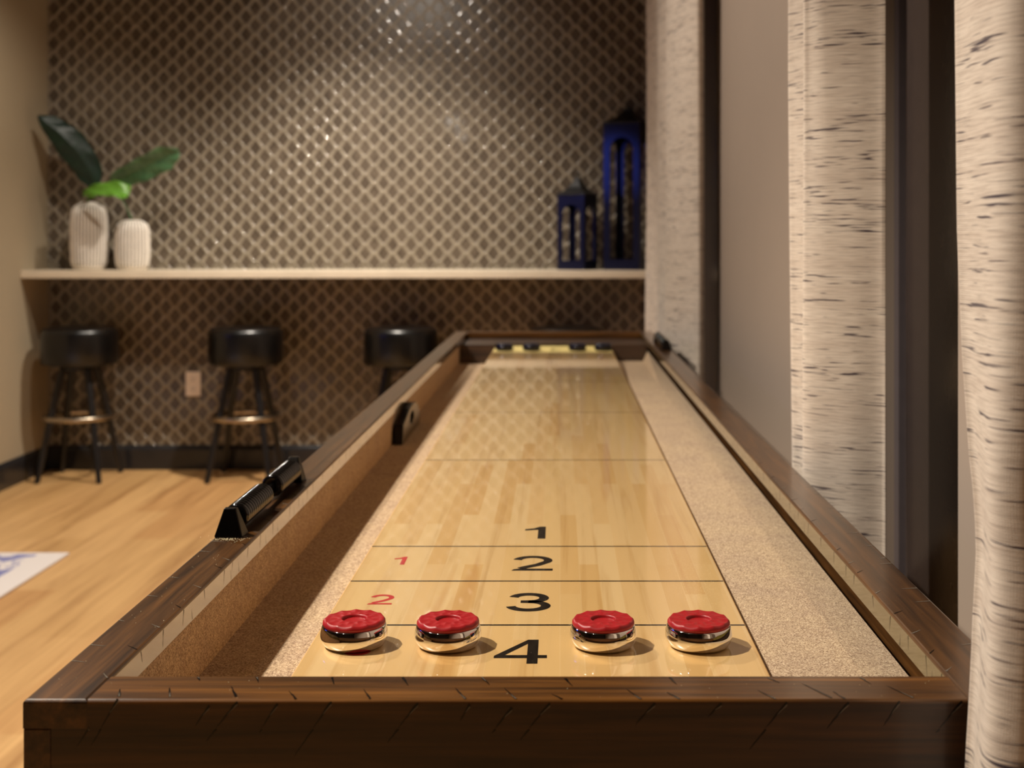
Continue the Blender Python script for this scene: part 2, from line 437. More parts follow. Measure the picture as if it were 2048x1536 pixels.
# ---- outlet
o = thing('wall_outlet', 'almond duplex outlet low on the tiled wall between the two left stools', 'outlet', (-1.8375, YB-0.0045, 0.43))
obj('cover_plate', mkbox(-0.0375, 0.0375, -0.006, 0.0, -0.061, 0.061), M['outlet'], o, bevel=0.002)
for dz in (-0.024, 0.024):
    bm = bmesh.new(); lathe(bm, [(0.0165, -0.0085), (0.0165, -0.006)], 24, 0, dz, 'y')
    for sx in (-0.006, 0.006): box(bm, sx-0.0012, sx+0.0012, -0.0088, -0.0083, dz-0.002, dz+0.007, 1)
    box(bm, -0.002, 0.002, -0.0088, -0.0083, dz-0.011, dz-0.007, 1)
    obj('socket', bm, [M['outlet'], M['outlet_dark']], o)

# ---- rug
bm = mkbox(-3.45, -1.785, 2.0, 4.55, 0.0, 0.010)
tag(obj('area_rug', bm, M['rug'], bevel=0.003), 'white rug with blue marks lying on the oak floor', 'rug')

# ================================================================== CURTAINS
def catmull(P, n=10):
    out = []
    P = [Vector(p) for p in P]
    for i in range(len(P)-1):
        p0, p1, p2, p3 = P[max(i-1, 0)], P[i], P[i+1], P[min(i+2, len(P)-1)]
        for k in range(n):
            s = k/n
            out.append(0.5*((2*p1)+(p2-p0)*s+(2*p0-5*p1+4*p2-p3)*s*s+(3*p1-p0-3*p2+p3)*s**3))
    out.append(P[-1]); return out
def curtain(name, label, path_fn, z0=0.02, z1=2.5, nz=60, drift=0.006, seed=0):
    bm = bmesh.new(); uv = bm.loops.layers.uv.new('UVMap'); rnd = random.Random(seed)
    ph = [rnd.uniform(0, 6) for _ in range(6)]
    rows = []; us = None
    for j in range(nz+1):
        z = z0+(z1-z0)*j/nz
        P = catmull(path_fn(z), 12)
        row = []; acc = 0; uu = []
        for i, p in enumerate(P):
            if i: acc += (P[i]-P[i-1]).length
            uu.append(acc)
            a = drift*(math.sin(2.1*z+ph[0]+acc*9)+0.5*math.sin(5.3*z+ph[1]+acc*21)+0.25*math.sin(11*z+ph[2]-acc*40))
            e = min(1, min(i, len(P)-1-i)/6.0)*0.6+0.15
            row.append(bm.verts.new((p.x+a*e*0.35, p.y+a*e, z)))
        rows.append(row)
        if us is None: us = uu
    for j in range(nz):
        for i in range(len(rows[0])-1):
            F = bm.faces.new((rows[j][i], rows[j][i+1], rows[j+1][i+1], rows[j+1][i]))
            for L, (ii, jj) in zip(F.loops, ((i, j), (i+1, j), (i+1, j+1), (i, j+1))):
                L[uv].uv = (us[ii]+seed*1.7, z0+(z1-z0)*jj/nz)
    o = obj(name, bm, M['linen'], smooth=80)
    s = o.modifiers.new('thick', 'SOLIDIFY'); s.thickness = 0.0018; s.offset = 0
    return tag(o, label, 'curtain', 'slubbed linen curtains on the right wall')
def interp(tab, z):
    tab = sorted(tab)
    if z <= tab[0][0]: return tab[0][1]
    for (a, b), (c, d) in zip(tab, tab[1:]):
        if z <= c: return b+(d-b)*(z-a)/(c-a)
    return tab[-1][1]
# near curtain: its left edge swings over the near corner of the table
EDGE = [(1.33, 1911), (1.15, 1916), (1.06, 1926), (0.99, 1940), (0.955, 1951), (0.92, 1954), (0.885, 1948), (0.85, 1944), (0.81, 1938), (0.77, 1931), (0.5, 1925)]
FOLD = [(1.3, 2003), (1.15, 2000), (1.067, 1995), (1.0, 1985), (0.93, 1973), (0.87, 1958), (0.80, 1945), (0.5, 1935)]
def near_path(z):
    ex = (interp(EDGE, z)-1120)/2500*0.872; fx = (interp(FOLD, z)-1120)/2500*0.80
    fx = max(fx, ex-0.012)
    return [(ex, 0.872), (ex+0.002, 0.862), ((ex+fx)/2, 0.832), (fx, 0.800), (fx+0.012, 0.786), (fx+0.034, 0.786), (fx+0.055, 0.80), (fx+0.075, 0.785),
            (fx+0.10, 0.76), (fx+0.13, 0.78), (fx+0.155, 0.74), (fx+0.165, 0.70)]
curtain('curtain', 'cream slubbed curtain closest to the viewer, hanging over the near right table corner', near_path, nz=110, drift=0.002, seed=3)
def mid_path(z):
    q = 0.006*math.sin(3*z); lean = interp([(0.75, 0.004), (1.4, -0.004)], z)
    return [(0.452, 1.735), (0.44, 1.742), (0.41, 1.752), (0.38+q, 1.768), (0.358, 1.786), (0.351, 1.80+lean), (0.362, 1.82), (0.385, 1.84), (0.392, 1.875),
            (0.368+lean, 1.925), (0.3595+lean, 1.945), (0.375, 1.98), (0.42, 1.99), (0.40, 2.04), (0.43, 2.08), (0.47, 2.09)]
curtain('curtain', 'cream slubbed curtain in the middle, beside the dark window', mid_path, drift=0.005, seed=1)
def far_path(z):
    k = interp([(0.8, 1.0), (1.6, 0.0)], z)
    return [(0.452, 3.93), (0.440, 3.875), (0.425, 3.862), (0.395, 3.91), (0.370, 3.97), (0.352, 4.05), (0.352, 4.09), (0.40, 4.15), (0.41, 4.22), (0.365, 4.36),
            (0.352, 4.50), (0.372, 4.62), (0.365, 4.80), (0.345-0.004*k, 4.97), (0.362, 5.05), (0.42, 5.06), (0.40, 5.15), (0.45, 5.2)]
curtain('curtain', 'cream slubbed curtain farthest away, next to the tiled wall', far_path, drift=0.008, seed=2)
for (a, b, lb) in ((0.35, 2.25, 'black curtain rod carrying the two nearer curtains'), (3.75, 5.5, 'black curtain rod carrying the farthest curtain')):
    bm = bmesh.new(); tube(bm, [(0.42, a, 2.52), (0.42, b, 2.52)], 0.013, 16)
    r = obj('curtain_rod', bm, M['rod'], smooth=True); tag(r, lb, 'curtain rod', 'curtain rods')
    for yy in (a+0.05, b-0.05):
        bm = bmesh.new(); tube(bm, [(0.42, yy, 2.52), (0.499, yy, 2.52)], 0.008, 10); obj('wall_bracket', bm, M['rod'], r)

# ================================================================== SHUFFLEBOARD TABLE
TX0, TX1 = -0.385, 0.341; IX0, IX1 = -0.339, 0.293
TY0, TY1 = 0.896, 4.62; IY0, IY1 = 0.9447, 4.57
RT = 0.810; PT = 0.0205; CW = 0.009
BX0, BX1, BY0, BY1, BZ = -0.2254, 0.1762, 1.031, 4.375, 0.775
GF = 0.720
table = thing('shuffleboard_table', 'long dark wood shuffleboard table with maple playfield and carpeted gutters', 'table', (0, 0, 0))
def groove(bm, p, q, nrm, wdt, mi):
    """a shallow tapered knife nick lying in a face"""
    p, q, nrm = Vector(p), Vector(q), Vector(nrm)
    d = (q-p).normalized(); s = d.cross(nrm).normalized(); n = 7; L = []; R_ = []
    for i in range(n):
        f = i/(n-1); ww = wdt*(0.35+0.9*(1-f))*(0.75+0.5*random.random())*(0.15 if i == n-1 else 1)
        c = p+(q-p)*f+s*wdt*0.15*random.uniform(-1, 1)+nrm*0.00025
        L.append(bm.verts.new(c-s*ww/2)); R_.append(bm.verts.new(c+s*ww/2))
    for i in range(n-1): bm.faces.new((L[i], R_[i], R_[i+1], L[i+1])).material_index = mi
# side rails
for side in (0, 1):
    bm = bmesh.new()
    if side == 0: box(bm, TX0, IX0, TY0, TY1, RT-PT, RT, 0, {'+x': 1})
    else: box(bm, IX1, TX1, TY0, TY1, RT-PT, RT, 0, {'-x': 1})
    rl = obj('side_rail', bm, [M['wood_y'], M['strip'], M['nick'], M['nick_shine']], table)
    # bevel then nicks: bake bevel into the mesh
    b2 = bmesh.new(); b2.from_mesh(rl.data)
    bmesh.ops.bevel(b2, geom=[e for e in b2.edges if all(v.co.z > RT-0.001 for v in e.verts)], offset=0.0026, segments=3, affect='EDGES', profile=0.5, material=0)
    y = TY0+0.05; k = 0
    while y < TY1-0.1:
        yy = y+random.uniform(-0.012, 0.012)
        inner = IX0 if side == 0 else IX1; outer = TX0 if side == 0 else TX1; sg = 1 if side == 0 else -1
        mi = 3 if k % 2 == 0 else 2
        # nick on top from the inner edge, from the outer edge, and down the tan face
        groove(b2, (inner-sg*0.002, yy, RT), (inner-sg*random.uniform(0.008, 0.014), yy+0.010, RT), (0, 0, 1), 0.0010, mi)
        if random.random() < 0.8:
            y2 = yy+random.uniform(0.01, 0.04)
            groove(b2, (outer+sg*0.002, y2, RT), (outer+sg*random.uniform(0.008, 0.02), y2-0.004, RT), (0, 0, 1), 0.0012, 3)
        groove(b2, (inner, yy+0.004, RT-0.003), (inner, yy+0.004+random.uniform(-0.004, 0.004), RT-random.uniform(0.012, 0.020)), (sg, 0, 0), 0.0011, 2)
        if random.random() < 0.5:
            groove(b2, (inner, yy+0.03, RT-PT+0.001), (inner, yy+0.028, RT-PT+0.012), (sg, 0, 0), 0.0007, 2)
        y += random.uniform(0.045, 0.075); k += 1
    b2.to_mesh(rl.data); b2.free()
def fp(px, py, Y=TY0, off=0.0):   # where a mark read off the photograph lies on the front face
    s = FPX/Y; return ((px-1120)/s, Y-off, CAM_Z-(py-485)/s)
# near end rail
bm = mkbox(IX0, IX1, TY0, IY0, RT-PT, RT, face_mi={'-y': 3})  # front face takes darker apron wood: its low light put into the colour
bmesh.ops.bevel(bm, geom=[e for e in bm.edges if all(v.co.z > RT-0.001 and v.co.y < TY0+0.001 for v in e.verts)], offset=0.0026, segments=3, affect='EDGES', profile=0.5)
FM = [(236,1398,181,1493),(475,1403,412,1483),(178,1455,154,1493),(555,1407,518,1466),(419,1411,390,1452),(663,1403,588,1513),(836,1406,774,1486),(940,1408,920,1442),
      (1024,1415,984,1466),(1100,1406,1040,1480),(1310,1406,1271,1449),(1443,1406,1416,1434),(1574,1404,1498,1500),(1697,1404,1654,1457),(1799,1402,1767,1453),(1924,1402,1872,1466)]
ZSEAM = RT-PT
def cutmark(bm, m, top):
    (x0, z0), (x1, z1) = m
    if top:
        if z0 <= ZSEAM: return
        if z1 < ZSEAM: f = (z0-ZSEAM)/(z0-z1); x1, z1 = x0+(x1-x0)*f, ZSEAM+0.0004
    else:
        if z1 >= ZSEAM: return
        if z0 > ZSEAM: f = (z0-ZSEAM)/(z0-z1); x0, z0 = x0+(x1-x0)*f, ZSEAM-0.0004
    groove(bm, (x0, TY0, z0), (x1, TY0, z1), (0, -1, 0), 0.0014 if top else 0.0010, 1)
    if top: groove(bm, (x0, TY0-0.0001, z0-0.002), ((x0+x1)/2, TY0-0.0001, (z0+z1)/2), (0, -1, 0), 0.0006, 2)
marks = []
for a in FM:
    p = fp(a[0], a[1]); q = fp(a[2], a[3]); marks.append(((p[0], p[2]), (q[0], q[2])))
for m in marks: cutmark(bm, m, True)
TM = [(398,1353,400,1362),(515,1353,517,1366),(665,1354,668,1370),(238,1393,240,1378),(340,1394,339,1375),(472,1394,462,1372),(591,1400,577,1382),(740,1400,726,1378),
      (806,1355,816,1372),(930,1401,910,1376),(964,1355,980,1371),(1032,1401,1008,1376),(1124,1403,1102,1388),(1130,1357,1146,1374),(1282,1403,1252,1378),(1340,1355,1354,1370),
      (1360,1403,1332,1384),(1553,1402,1514,1380),(1536,1356,1560,1366),(1664,1396,1602,1366),(1826,1396,1772,1371),(1719,1354,1744,1369),(1690,1398,1664,1382)]
for a in TM:
    def tp(px, py):
        Y = 2500*(CAM_Z-RT)/(py-485); return ((px-1120)*Y/2500, min(max(Y, TY0+0.002), IY0-0.002), RT)
    groove(bm, tp(a[0], a[1]), tp(a[2], a[3]), (0, 0, 1), 0.0016, 1)
    if random.random() < 0.6: groove(bm, tp(a[0], a[1]), tp((a[0]+a[2])/2, (a[1]+a[3])/2), (0, 0, 1.3), 0.0006, 2)
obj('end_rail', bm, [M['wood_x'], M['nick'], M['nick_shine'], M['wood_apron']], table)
obj('end_rail', mkbox(IX0, IX1, IY1, TY1, RT-PT, RT), M['wood_x'], table, bevel=0.002)
# aprons
AB = 0.56
obj('side_apron', mkbox(TX0, TX0+0.020, TY0, TY1, AB, RT-PT), M['wood_y'], table, bevel=0.0012)
obj('side_apron', mkbox(TX1-0.020, TX1, TY0, TY1, AB, RT-PT), M['wood_y'], table, bevel=0.0012)
bm = mkbox(TX0+0.0202, TX1-0.0202, TY0, TY0+0.02, AB, RT-PT)
for m in marks: cutmark(bm, m, False)
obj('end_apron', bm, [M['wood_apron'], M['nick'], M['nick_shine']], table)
obj('end_apron', mkbox(TX0+0.0202, TX1-0.0202, TY1-0.02, TY1, AB, RT-PT), M['wood_apron'], table)
# carpeted gutter
bm = bmesh.new()
box(bm, IX0-CW, IX1+CW, TY0+0.0205, TY1-0.0205, GF-0.02, GF)
# right-hand gutter: added carpeted ledge, raised to keep the playfield's shadow off, sinking to the far end
prev = None
for yy, hh in ((TY0+0.021, 0.369), (2.0, 0.369), (3.3, 0.372), (4.321, 0.4095)):
    xs = min(0.70*hh, IX1+CW)
    sec = [(BX1+0.0004, GF), (BX1+0.0004, CAM_Z-hh), (xs, CAM_Z-hh), (IX1+CW, CAM_Z-0.3756), (IX1+CW, GF)]
    cur = [bm.verts.new((x, yy, z)) for x, z in sec]
    if prev is None: bm.faces.new(cur)
    else:
        for i in range(5): bm.faces.new((prev[i], prev[(i+1) % 5], cur[(i+1) % 5], cur[i]))
    prev = cur
bm.faces.new(prev[::-1])
box(bm, TX0+0.0205, IX0-CW, TY0+0.0205, TY1-0.0205, GF-0.02, RT-PT-0.0005)  # left wall only; at right, bare apron wood stands in for rail shade
obj('gutter_carpet', bm, M['carpet'], table)
bm = mkbox(IX0-CW+0.0004, BX0-0.001, 4.322, 4.378, GF+0.0002, 0.786); box(bm, BX1+0.001, IX1+CW-0.0004, 4.322, 4.378, GF+0.0002, 0.786)
box(bm, IX0-CW+0.0004, IX1+CW-0.0004, 4.378, TY1-0.021, GF+0.0002, 0.786)
obj('gutter_end_block', bm, M['wood_dark'], table, bevel=0.002)
obj('bottom_panel', mkbox(TX0+0.0205, TX1-0.0205, TY0+0.0205, TY1-0.0205, AB+0.01, GF-0.0205), M['wood_dark'], table)
for yy in (1.45, 4.05):
    bm = bmesh.new()
    box(bm, -0.20, 0.156, yy-0.06, yy+0.06, 0.07, AB+0.0095); box(bm, -0.33, 0.286, yy-0.09, yy+0.09, 0.0, 0.07); box(bm, -0.30, 0.256, yy-0.08, yy+0.08, AB-0.04, AB+0.0095)
    obj('leg', bm, M['wood_x'], table, bevel=0.006)
# playfield with its markings
bm = bmesh.new(); box(bm, BX0, BX1, BY0, BY1, GF+0.0003, BZ, 2, {'+z': 0})
bmesh.ops.bevel(bm, geom=[e for e in bm.edges if all(abs(v.co.z-BZ) < 1e-5 for v in e.verts)], offset=0.0012, segments=2, affect='EDGES', profile=0.5, material=2)
zi = BZ+0.00015
ST = 0.0098
def stroke(pts, wd, T, mi):
    P = [Vector(p) for p in pts]; n = len(P); L = []; R_ = []
    for i in range(n):
        d = (P[min(i+1, n-1)]-P[max(i-1, 0)]).normalized(); s = Vector((-d.y, d.x))*wd/2
        L.append(T(P[i]+s)); R_.append(T(P[i]-s))
    for i in range(n-1): poly(bm, [L[i], R_[i], R_[i+1], L[i+1]], mi)
def arc(cx, cy, rx, ry, a0, a1, n=18):
    return [(cx+rx*math.cos(math.radians(a0+(a1-a0)*i/n)), cy+ry*math.sin(math.radians(a0+(a1-a0)*i/n))) for i in range(n+1)]
def digit(ch, cx, cy, s, mi, flip):
    def T(p):
        x, y = p[0]*s, p[1]*s
        if flip: x, y = -x, -y
        return (cx+x, cy+y, zi)
    w2 = ST; h = 0.065; hw = 0.0225
    P = lambda pts: poly(bm, [T(Vector(p)) for p in pts], mi)
    if ch == '1':
        P([(0.0040, -h/2), (0.0135, -h/2), (0.0135, h/2), (0.0060, h/2), (0.0040, 0.021)])
        P([(0.0040, 0.021), (0.0060, h/2), (-0.001, 0.0235), (-0.0125, 0.0185), (-0.0125, 0.0110), (0.004, 0.0150)])
    elif ch == '2':
        a = arc(0, 0.0120, hw-w2/2, 0.0205-w2/2+0.0003, 172, -28, 22)
        stroke(a+[(0.006, -0.0075), (-0.006, -0.0165), (-0.0135, -0.0235)], w2, T, mi)
        P([(-hw-0.0005, -h/2), (hw+0.0005, -h/2), (hw+0.0005, -h/2+0.0085), (-hw+0.008, -h/2+0.0085), (-hw+0.002, -h/2+0.0060)])
    elif ch == '3':
        a = arc(-0.0005, 0.0143, hw-w2/2-0.002, 0.0133, 170, -90, 24); stroke(a, w2, T, mi)
        a = arc(-0.0005, -0.0133, hw-w2/2, 0.0143, 90, -172, 24); stroke(a, w2, T, mi)
        P([(-0.0085, 0.0054), (0.0, 0.0058), (0.0, -0.0038), (-0.0085, -0.0034)])
    elif ch == '4':
        P([(0.0050, -h/2), (0.0145, -h/2), (0.0145, h/2), (0.0050, h/2)])
        P([(-0.024, -0.0180), (0.005, -0.0180), (0.005, -0.0100), (-0.0145, -0.0100), (-0.024, -0.0120)])
        P([(0.0145, -0.0180), (0.0225, -0.0180), (0.0225, -0.0100), (0.0145, -0.0100)])
        P([(-0.024, -0.0120), (-0.0145, -0.0100), (0.005, 0.0210), (0.005, h/2)])
cxm, cym = (BX0+BX1)/2, 2.675
DG = [('4', -0.034, 1.1095, 1, 3), ('3', -0.0313, 1.262, 1, 3), ('2', -0.0311, 1.415, 1, 3), ('1', -0.0315, 1.564, 1, 3),
      ('1', -0.1830, 1.426, 0.54, 4), ('2', -0.1815, 1.271, 0.54, 4), ('3', -0.1800, 1.1165, 0.54, 4)]
for ch, x, y, s, mi in DG:
    digit(ch, x, y, s, mi, False); digit(ch, 2*cxm-x, 2*cym-y, s, mi, True)
for y in (1.186, 1.340, 1.493, 2.086, 2.672, 3.264, 3.857, 4.010):
    poly(bm, [(BX0+0.001, y-0.0018, zi), (BX1-0.001, y-0.0018, zi), (BX1-0.001, y+0.0018, zi), (BX0+0.001, y+0.0018, zi)], 3)
poly(bm, [(BX0+0.002, 4.135, zi), (BX1-0.002, 4.135, zi), (BX1-0.002, BY1-0.001, zi), (BX0+0.002, BY1-0.001, zi)], 1)  # far end zone, its brightness painted on
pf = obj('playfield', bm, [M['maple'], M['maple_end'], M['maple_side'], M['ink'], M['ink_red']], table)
# spilled powder grains on the playfield, uncountable
bm = bmesh.new(); rp = random.Random(11)
def grain(x, y, z, s):
    v = [bm.verts.new((x+s*a, y+s*b, z+s*c)) for a, b, c in ((-1, -.6, 0), (1, -.6, 0), (0, 1, 0), (0, 0, .8))]
    for f in ((0, 1, 3), (1, 2, 3), (2, 0, 3), (2, 1, 0)): bm.faces.new([v[i] for i in f])
for i in range(2600):
    r = rp.random()
    if r < 0.45: x, y = rp.gauss(0.145, 0.014), rp.gauss(1.33, 0.08)
    elif r < 0.6: x, y = rp.gauss(0.02, 0.07), rp.gauss(1.18, 0.02)
    else: x, y = rp.uniform(BX0+0.004, BX1-0.004), BY0+0.003+rp.random()**1.8*1.2
    if not (BX0+0.003 < x < BX1-0.003 and BY0+0.002 < y < 2.3): continue
    grain(x, y, BZ+0.0002, rp.uniform(0.00012, 0.00030))
for i in range(160):
    grain(rp.gauss(-0.369, 0.010), rp.gauss(1.383, 0.006), RT+0.0001, rp.uniform(0.0002, 0.0005))
for i in range(60): grain(rp.uniform(TX0+0.004, IX0-0.004), rp.uniform(TY0, 1.8), RT+0.0001, rp.uniform(0.0002, 0.0004))
for i in range(30): grain(rp.uniform(IX0, IX1), rp.uniform(TY0+.003, IY0-.003), RT+0.0001, rp.uniform(0.0002, 0.0004))
po = obj('powder', bm, M['powder']); tag(po, 'fine pale shuffleboard powder grains scattered over the near end of the table', 'powder'); po['kind'] = 'stuff'

# bead scorers, bolted to the rails
def scorer(flip):
    cx = -0.3665; base = RT+0.0002; az = RT+0.0178
    bm = bmesh.new(); lathe(bm, [(0.0035, 1.40), (0.0035, 1.722)], 16, cx, az, 'y')
    rod = obj('bead_scorer', bm, M['black_metal'], table, smooth=True, label='black metal bead scorer with a row of rings')
    def brk(y0, y1, tilt):
        b = bmesh.new()
        yc0, yc1 = (y0+0.003, y0+0.011) if tilt > 0 else (y1-0.011, y1-0.003)
        lo = [(-0.3835, y0), (-0.3525, y0), (-0.3515, y1), (-0.3830, y1)]; hi = [(-0.3735, yc0), (-0.3605, yc0), (-0.3600, yc1), (-0.3735, yc1)]
        A = [b.verts.new((x, y, base)) for x, y in lo]; A2 = [b.verts.new((x, y, base+0.002)) for x, y in lo]; B = [b.verts.new((x, y, base+0.0325)) for x, y in hi]
        b.faces.new(A[::-1]); b.faces.new(B)
        for Lw, Hi in ((A, A2), (A2, B)):
            for i in range(4): b.faces.new((Lw[i], Lw[(i+1) % 4], Hi[(i+1) % 4], Hi[i]))
        obj('bracket', b, M['black_metal'], rod, bevel=0.0012)
    brk(1.386, 1.410, 1); brk(1.708, 1.732, -1)
    rings = [1.4205+0.0088*i for i in range(14)] + [1.597+0.0092*i for i in range(12)]
    proto = None
    for i, y in enumerate(rings):
        big = 1.0
        if proto is None:
            b = bmesh.new()
            lathe(b, [(0.0045, -0.0030), (0.0100, -0.0040), (0.0118, -0.0038), (0.0133, -0.0029), (0.0142, -0.0016), (0.0145, 0.0), (0.0142, 0.0016), (0.0133, 0.0029), (0.0118, 0.0038), (0.0100, 0.0040), (0.0045, 0.0030)], 36, 0, 0, 'y', cap=False)
            proto = obj('scoring_ring', b, M['black_ring'], rod, smooth=60); o = proto
        else:
            o = proto.copy(); C.objects.link(o)
        o.location = (cx, y, az)
    if flip:
        rod.matrix_parent_inverse = Matrix.Translation((0, 0, 0))
        rod.location = (2*(TX0+TX1)/2, 2*2.765, 0); rod.rotation_euler = (0, 0, PI)
scorer(False); scorer(True)

# ================================================================== PUCKS
def make_puck(capm, label, group, steel='chrome'):
    o = thing('shuffleboard_puck', label, 'puck', (0, 0, 0), 0, group)
    bm = bmesh.new()
    prof = [(0.0001, 0.0), (0.0240, 0.0), (0.0258, 0.0006), (0.0278, 0.0024), (0.0292, 0.0050), (0.0300, 0.0078), (0.0302, 0.0098), (0.0300, 0.0118), (0.0296, 0.0140), (0.0291, 0.0162), (0.0286, 0.0180), (0.0282, 0.0187), (0.0276, 0.0190), (0.0001, 0.0190)]
    lathe(bm, prof, 72); obj('steel_base', bm, M[steel], o, smooth=50)
    bm = bmesh.new(); n = 144; K = 12; rings = []
    prof = [(0.0001, 0.01905), (0.0275, 0.01905), (0.0281, 0.0200), (0.0280, 0.0215), (0.0274, 0.0232), (0.0266, 0.0241), (0.0256, 0.0244), (0.0238, 0.0242), (0.0215, 0.0240), (0.0190, 0.0240), (0.0165, 0.0242),
            (0.0140, 0.0241), (0.0120, 0.0241), (0.0112, 0.0239), (0.0107, 0.0230), (0.0104, 0.0216), (0.0096, 0.0213), (0.0001, 0.0213)]
    for idx, (r, z) in enumerate(prof):
        ring = []
        for i in range(n):
            a = 2*PI*i/n; zz = z; rr = r
            s = abs(math.sin(K*a/2)); s2 = abs(math.sin(K*a/2+PI/2+0.25*r*1000/10))
            if 0.0255 < r < 0.0276 and z > 0.023: zz -= 0.0008*s; rr -= 0.0002*s
            elif 0.0175 < r <= 0.0255: zz -= 0.0011*s*(1-abs(r-0.0235)/0.009)
            elif 0.012 < r <= 0.0175: zz -= 0.0009*abs(math.sin(K*a/2+PI/2))
            ring.append(bm.verts.new((rr*math.cos(a), rr*math.sin(a), zz)))
        rings.append(ring)
    for a, b in zip(rings, rings[1:]):
        for i in range(n): bm.faces.new((a[i], a[(i+1) % n], b[(i+1) % n], b[i]))
    bm.faces.new(rings[0][::-1]); bm.faces.new(rings[-1])
    obj('cap', bm, capm, o, smooth=50)
    return o
RG, BG = 'red capped pucks at the near end', 'dark blue capped pucks at the far end'
px = [(-0.1857, 'red capped chrome puck leftmost of the near row, covering the small red three'),
      (-0.1009, 'red capped chrome puck just left of the black number four'),
      (0.0389, 'red capped chrome puck just right of the black number four'),
      (0.1249, 'red capped chrome puck rightmost of the near row, beside the right board edge')]
red = make_puck(M['red_cap'], px[0][1], RG); red.location = (px[0][0], 1.128, BZ+0.0003); red.rotation_euler = (0, 0, 0.1)
for i, (x, lb) in enumerate(px[1:]): copy_tree(red, (x, 1.1265, BZ+0.0003), 0.2+0.37*i, lb, RG)
bx = [(-0.1863, 'dark blue capped puck at the far end, leftmost of its row'), (-0.0957, 'dark blue capped puck at the far end, second from the left'),
      (0.0582, 'dark blue capped puck at the far end, third from the left'), (0.1448, 'dark blue capped puck at the far end, rightmost of its row')]
blue = make_puck(M['blue_cap'], bx[0][1], BG, 'dark_steel'); blue.location = (bx[0][0], 4.19, BZ+0.0003)
for i, (x, lb) in enumerate(bx[1:]): copy_tree(blue, (x, 4.19, BZ+0.0003), 0.3*i, lb, BG)

# ================================================================== black tool in the left gutter
side = [(0.0, 0.0), (0.012, 0.040), (0.05, 0.046), (0.12, 0.060), (0.19, 0.064), (0.25, 0.058), (0.29, 0.042), (0.31, 0.026), (0.32, 0.012), (0.31, 0.0)]
bm = bmesh.new(); x0, x1 = -0.3425, -0.3235; y0 = 2.575; zb = GF+0.0003
hole = [(0.16+0.04*math.cos(2*PI*i/20), 0.036+0.013*math.sin(2*PI*i/20)) for i in range(20)]
def ringed(x):
    return [bm.verts.new((x, y0+a, zb+b)) for a, b in side], [bm.verts.new((x, y0+a, zb+b)) for a, b in hole]
Aout, Ain = ringed(x0); Bout, Bin = ringed(x1)
for L in ((Aout, Bout), (Ain, Bin)):
    for i in range(len(L[0])): 
        j = (i+1) % len(L[0]); bm.faces.new((L[0][i], L[0][j], L[1][j], L[1][i])).material_index = 0
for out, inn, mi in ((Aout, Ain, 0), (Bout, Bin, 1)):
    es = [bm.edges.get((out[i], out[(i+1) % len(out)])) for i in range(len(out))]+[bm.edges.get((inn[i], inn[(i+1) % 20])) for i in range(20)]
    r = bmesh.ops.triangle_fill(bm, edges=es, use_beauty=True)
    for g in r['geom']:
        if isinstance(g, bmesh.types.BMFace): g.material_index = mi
tag(obj('plastic_tool', bm, [M['black_tool'], M['tool_side']], bevel=0.002), 'black plastic tool with an oval hole leaning against the left gutter wall', 'tool')

# ================================================================== BAR STOOLS
def make_stool(label, loc):
    o = thing('bar_stool', label, 'stool', loc, 0, 'black round bar stools under the shelf')
    bm = bmesh.new()
    R = 0.178
    pr = [(0.0001, 0.549), (R-0.02, 0.549), (R-0.006, 0.553), (R, 0.565), (R+0.001, 0.62), (R, 0.69), (R-0.002, 0.706), (R-0.008, 0.719), (R-0.022, 0.727), (R-0.05, 0.731), (0.0001, 0.734)]
    lathe(bm, pr, 64); obj('seat', bm, M['vinyl'], o, smooth=60)
    bm = bmesh.new(); lathe(bm, [(0.085, 0.525), (0.085, 0.5485)], 32); obj('swivel_plate', bm, M['stool_leg'], o)
    for sx, sy in ((-1, -1), (1, -1), (1, 1), (-1, 1)):
        bm = bmesh.new(); tube(bm, [(sx*0.060, sy*0.060, 0.53), (sx*0.100, sy*0.100, 0.30), (sx*0.147, sy*0.147, 0.0)], [0.018, 0.0165, 0.0125], 14)
        lg = obj('leg', bm, M['stool_leg'], o, smooth=True)
    bm = bmesh.new(); torus(bm, 0.163, 0.008, cz=0.298, n=64, m=12, rz=0.012); obj('foot_ring', bm, M['ring_metal'], o, smooth=True)
    return o
SL = [(-2.322, 'black round bar stool in the left corner, below the two vases'), (-1.519, 'black round bar stool just right of the wall outlet'),
      (-0.770, 'black round bar stool partly hidden behind the left table rail'), (0.035, 'black round bar stool behind the far end of the table, only its seat top showing')]
st = make_stool(SL[0][1], (SL[0][0], 6.045, 0))
for x, lb in SL[1:]: copy_tree(st, (x, 6.045, 0), 0, lb)

# ================================================================== VASES AND LEAVES
def make_vase(name, label, x, y, prof, ribs):
    bm = bmesh.new(); n = ribs*6; rings = []
    for r, z in prof:
        ring = []
        for i in range(n):
            k = i % 6; f = (1.0, 0.99, 0.95, 0.935, 0.95, 0.99)[k] if r > 0.03 and 0.02 < z < prof[-4][1] else 0.985
            a = 2*PI*(i+0.5)/n; ring.append(bm.verts.new((r*f*math.cos(a), r*f*math.sin(a), z)))
        rings.append(ring)
    for q, (a, b) in enumerate(zip(rings, rings[1:])):
        for i in range(n):
            F = bm.faces.new((a[i], a[(i+1) % n], b[(i+1) % n], b[i]))
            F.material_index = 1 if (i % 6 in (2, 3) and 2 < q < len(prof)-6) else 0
    bm.faces.new(rings[0][::-1])
    bm.faces.new(rings[-1])
    o = obj(name, bm, [M['vase'], M['vase_groove']], smooth=70); o.location = (x, y, SZ+0.0005)
    return tag(o, label, 'vase', 'ribbed white vases on the shelf')
